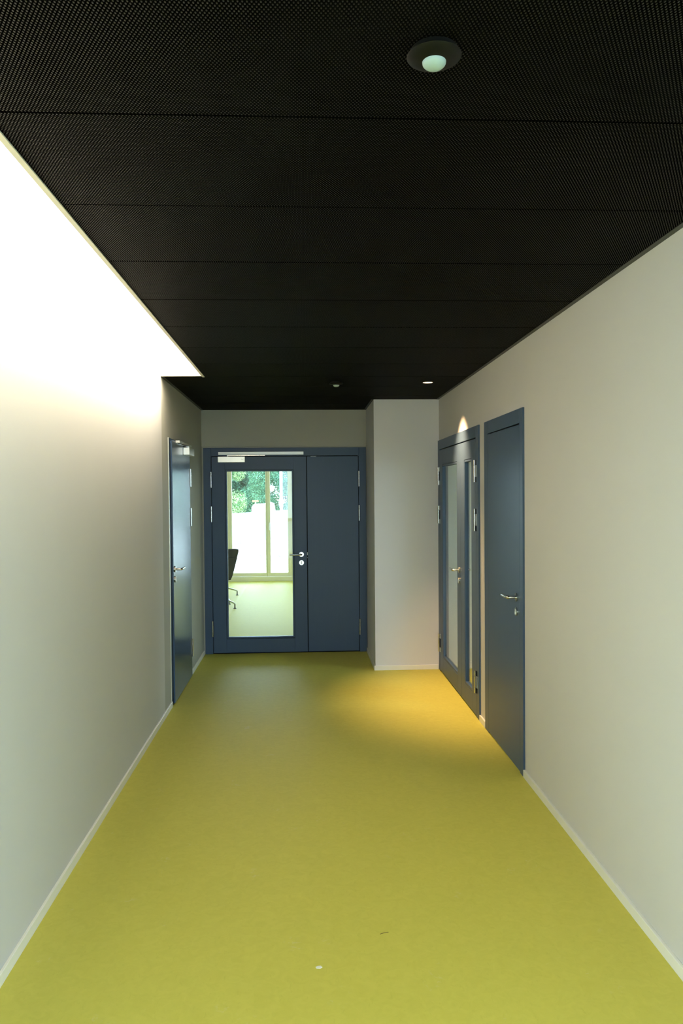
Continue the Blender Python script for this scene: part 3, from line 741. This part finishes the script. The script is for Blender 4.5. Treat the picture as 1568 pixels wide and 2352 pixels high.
def make_tree(kind, loc, label, seed):
    t = empty('broadleaf_tree', (0, 0, 0), label, 'tree', 'trees beyond the hoarding')
    rnd = random.Random(seed)
    m = MB(); m.tube([(0, 0, -0.05), (0.05, 0.02, 1.4), (-0.04, 0.0, 3.0), (0.06, 0.05, 4.2), (0.0, 0.0, 5.2)], 0.1, 12, radii=[0.13, 0.10, 0.085, 0.06, 0.02]); m.build('trunk', M['bark'], t, smooth=True)
    for k in range(5):
        a = rnd.uniform(0, 6.28); z = 1.3+k*0.7; r = rnd.uniform(0.8, 1.3); m = MB()
        m.tube([(0, 0, z), (0.5*r*math.cos(a), 0.5*r*math.sin(a), z+0.5), (r*math.cos(a), r*math.sin(a), z+0.8)], 0.03, 8, radii=[0.045, 0.03, 0.012]); m.build('branch', M['bark'], t, smooth=True)
    blobs = []
    for k in range(44):
        z = rnd.uniform(0.4, 5.2); rr = 1.12*math.sin(max(0.3, min(1, (6.6-z)/5.5))*math.pi*0.62)
        a = rnd.uniform(0, 6.28); q = rr*math.sqrt(rnd.random()); blobs.append((q*math.cos(a), q*math.sin(a), z, rnd.uniform(0.45, 0.7)))
    crown_mesh(blobs, 56000, 0.046, seed+5).build('crown', LEAF[kind], t, fix=False)
    t.location = loc
    return t
KL = ['blue green broadleaf tree', 'yellow green broadleaf tree', 'deep green broadleaf tree']
spots = [(-8.4, 45.0, 0, 'at the left end of the front row'), (-4.65, 45.0, 1, 'in the front row left of the orange T post'), (-0.30, 45.2, 2, 'in the front row right of the pale pole'), (3.4, 45.0, 1, 'fourth from the left in the front row'), (7.1, 45.2, 0, 'fifth from the left in the front row'), (10.8, 45.0, 2, 'at the right end of the front row'),
         (-6.4, 48.8, 2, 'in the middle row on the left'), (-2.5, 48.8, 0, 'in the middle row behind the orange T post'), (1.5, 49.0, 2, 'in the middle row right of the pole'), (5.3, 49.0, 0, 'in the middle row, second from its right end'), (9.0, 49.0, 2, 'at the right end of the middle row'),
         (-8.3, 52.6, 2, 'at the left end of the back row'), (-4.5, 52.6, 2, 'in the back row behind the yellow green tree'), (-0.6, 52.8, 2, 'in the back row behind the pole'), (3.3, 52.8, 0, 'in the back row, second from its right end'), (7.1, 52.8, 2, 'at the right end of the back row'),
         (-9.0, 58.5, 2, 'tallest, far behind on the left'), (-3.2, 58.5, 2, 'tallest, far behind the middle'), (2.6, 58.5, 2, 'tallest, far behind right of the pole'), (8.4, 58.5, 2, 'tallest, at the far right behind the back row')]
proto = {}
for i, (x, y, k, where) in enumerate(spots):
    lab = KL[k] + ' ' + where
    if k not in proto: proto[k] = make_tree(k, (x, y, 0), lab, 11+7*k)
    else:
        o = copy_tree(proto[k]); o.location = (x, y, 0); o.rotation_euler = (0, 0, 1.3*i); o['label'] = lab
        if y > 58: o.scale = (1.5, 1.5, 1.5)

# ------------------------------------------------------------------ light
wd = bpy.data.worlds.new('World'); SC.world = wd; wd.use_nodes = True
nt = wd.node_tree; N, L = nt.nodes, nt.links
bg = N['Background']
tcn = N.new('ShaderNodeTexCoord'); spx = N.new('ShaderNodeSeparateXYZ'); L.new(tcn.outputs['Generated'], spx.inputs[0])
rp = N.new('ShaderNodeValToRGB'); e = rp.color_ramp.elements
e[0].position = 0.0; e[0].color = (0.62, 0.80, 1.0, 1); e[1].position = 0.7; e[1].color = (0.55, 0.74, 1.0, 1)
L.new(spx.outputs['Z'], rp.inputs['Fac']); L.new(rp.outputs[0], bg.inputs['Color'])
mn = N.new('ShaderNodeMapRange'); mn.inputs['From Min'].default_value = -1; mn.inputs['From Max'].default_value = 1
L.new(spx.outputs['Y'], mn.inputs['Value'])
rs = N.new('ShaderNodeValToRGB')                      # brightness of the sky round the compass: dim ahead, bright to the sides
e = rs.color_ramp.elements
for p_i, v_i in ((0.0, 9.5), (0.30, 13.0), (0.60, 13.0), (0.84, 1.8)):
    k_i = e[0] if p_i == 0.0 else (e[1] if p_i == 0.88 else e.new(p_i))
    k_i.position = p_i; k_i.color = (v_i/25, v_i/25, v_i/25, 1)
L.new(mn.outputs[0], rs.inputs['Fac'])
ms = N.new('ShaderNodeMath'); ms.operation = 'MULTIPLY'; ms.inputs[1].default_value = 25.0
L.new(rs.outputs[0], ms.inputs[0]); L.new(ms.outputs[0], bg.inputs['Strength'])

def portal(name, loc, rot, sx, sy):
    l = bpy.data.lights.new(name, 'AREA'); l.shape = 'RECTANGLE'; l.size = sx; l.size_y = sy
    l.cycles.is_portal = True
    o = bpy.data.objects.new(name, l); COL.objects.link(o); o.location = loc; o.rotation_euler = rot; return o
R = math.radians
portal('lobby_daylight', (LOX1+0.15, (LOY+BACK)/2, LOH/2), (R(90), 0, R(90)), BACK-LOY, LOH)
portal('lobby_daylight', (LOX0-0.15, (LOY+BACK)/2, LOH/2), (R(90), 0, R(-90)), BACK-LOY, LOH)
portal('lobby_daylight', (1.5, LOY-0.25, 1.3), (R(90), 0, 0), 4.2, 2.6)

portal('side_window_daylight', (SX1+0.2, 5.3, 1.55), (R(90), 0, R(90)), 1.8, 1.3)         # faces -x
for i, (x0, x1) in enumerate(WINS):
    portal('far_window_daylight', ((x0+x1)/2, RY+0.22, 1.25), (R(90), 0, R(180)), x1-x0, 2.4)  # faces -y

portal('added_window_daylight', (RX1+0.2, 11.1, 1.35), (R(90), 0, R(90)), 1.2, 2.1)  # sky portal of the added side window
sun = bpy.data.lights.new('sun', 'SUN'); sun.energy = 2.2; sun.angle = R(1.0); sun.color = (1.0, 0.95, 0.85)
so = bpy.data.objects.new('sun', sun); COL.objects.link(so); so.rotation_euler = Vector((0.75, 0.30, -0.62)).to_track_quat('-Z', 'Y').to_euler()

# linear lamp lying in the ceiling slot
l = bpy.data.lights.new('slot_lamp', 'AREA'); l.shape = 'RECTANGLE'; l.size = DS-BACK-0.1; l.size_y = 0.06
l.energy = 150; l.color = (1.0, 0.875, 0.67)
o = bpy.data.objects.new('slot_lamp', l); COL.objects.link(o)
o.matrix_world = Matrix.Translation((-C-0.035, (DS+BACK)/2, H+0.16)) @ Matrix(((0, 0.2, 0.98, 0), (1, 0, 0, 0), (0, 0.98, -0.2, 0), (0, 0, 0, 1))) @ Matrix.Diagonal((1, 1, 1, 1))
# area lamps shine along local -Z: aim that at the wall, a little upward
zx = Vector((0.998, 0, -0.05)).normalized(); xx = Vector((0, 1, 0)); yx = zx.cross(xx)
o.matrix_world = Matrix(((xx.x, yx.x, zx.x, -C-0.03), (xx.y, yx.y, zx.y, (DS+BACK)/2), (xx.z, yx.z, zx.z, H+0.16), (0, 0, 0, 1)))

l = bpy.data.lights.new('downlight_beam', 'SPOT'); l.energy = 330; l.color = (1.0, 0.62, 0.30); l.spot_size = R(70); l.spot_blend = 1.0; l.shadow_soft_size = 0.03
o = bpy.data.objects.new('downlight_beam', l); COL.objects.link(o); o.location = (1.026, 6.177, H-0.01); o.rotation_euler = (0, R(-13), 0)

# ------------------------------------------------------------------ camera
cd = bpy.data.cameras.new('camera'); co = bpy.data.objects.new('camera', cd); COL.objects.link(co)
f_px, yaw, pitch, roll = 1742.37, 0.0504599, -0.0229451, 0.00825416
cy, sy = math.cos(yaw), math.sin(yaw)
fw = Vector((sy*math.cos(pitch), cy*math.cos(pitch), math.sin(pitch))); rt = Vector((cy, -sy, 0)); dn = fw.cross(rt)
c_, s_ = math.cos(roll), math.sin(roll)
r2 = rt*c_ + dn*s_; d2_ = -rt*s_ + dn*c_
up = -d2_; bk = -fw
co.matrix_world = Matrix(((r2.x, up.x, bk.x, 0), (r2.y, up.y, bk.y, 0), (r2.z, up.z, bk.z, 1.7), (0, 0, 0, 1)))
cd.sensor_fit = 'VERTICAL'; cd.sensor_height = 36.0; cd.lens = 36.0*f_px/2352
cd.clip_start = 0.02; cd.clip_end = 300
SC.camera = co
vs = SC.view_settings; SC.display_settings.display_device = 'sRGB'
vs.view_transform = 'Standard'; vs.look = 'None'; vs.gamma = 1.0; vs.use_curve_mapping = False; vs.exposure = 0.15
SC.cycles.use_denoising = True
SC.cycles.max_bounces = 12; SC.cycles.diffuse_bounces = 6; SC.cycles.transparent_max_bounces = 16
SC.cycles.caustics_reflective = False; SC.cycles.sample_clamp_indirect = 6.0
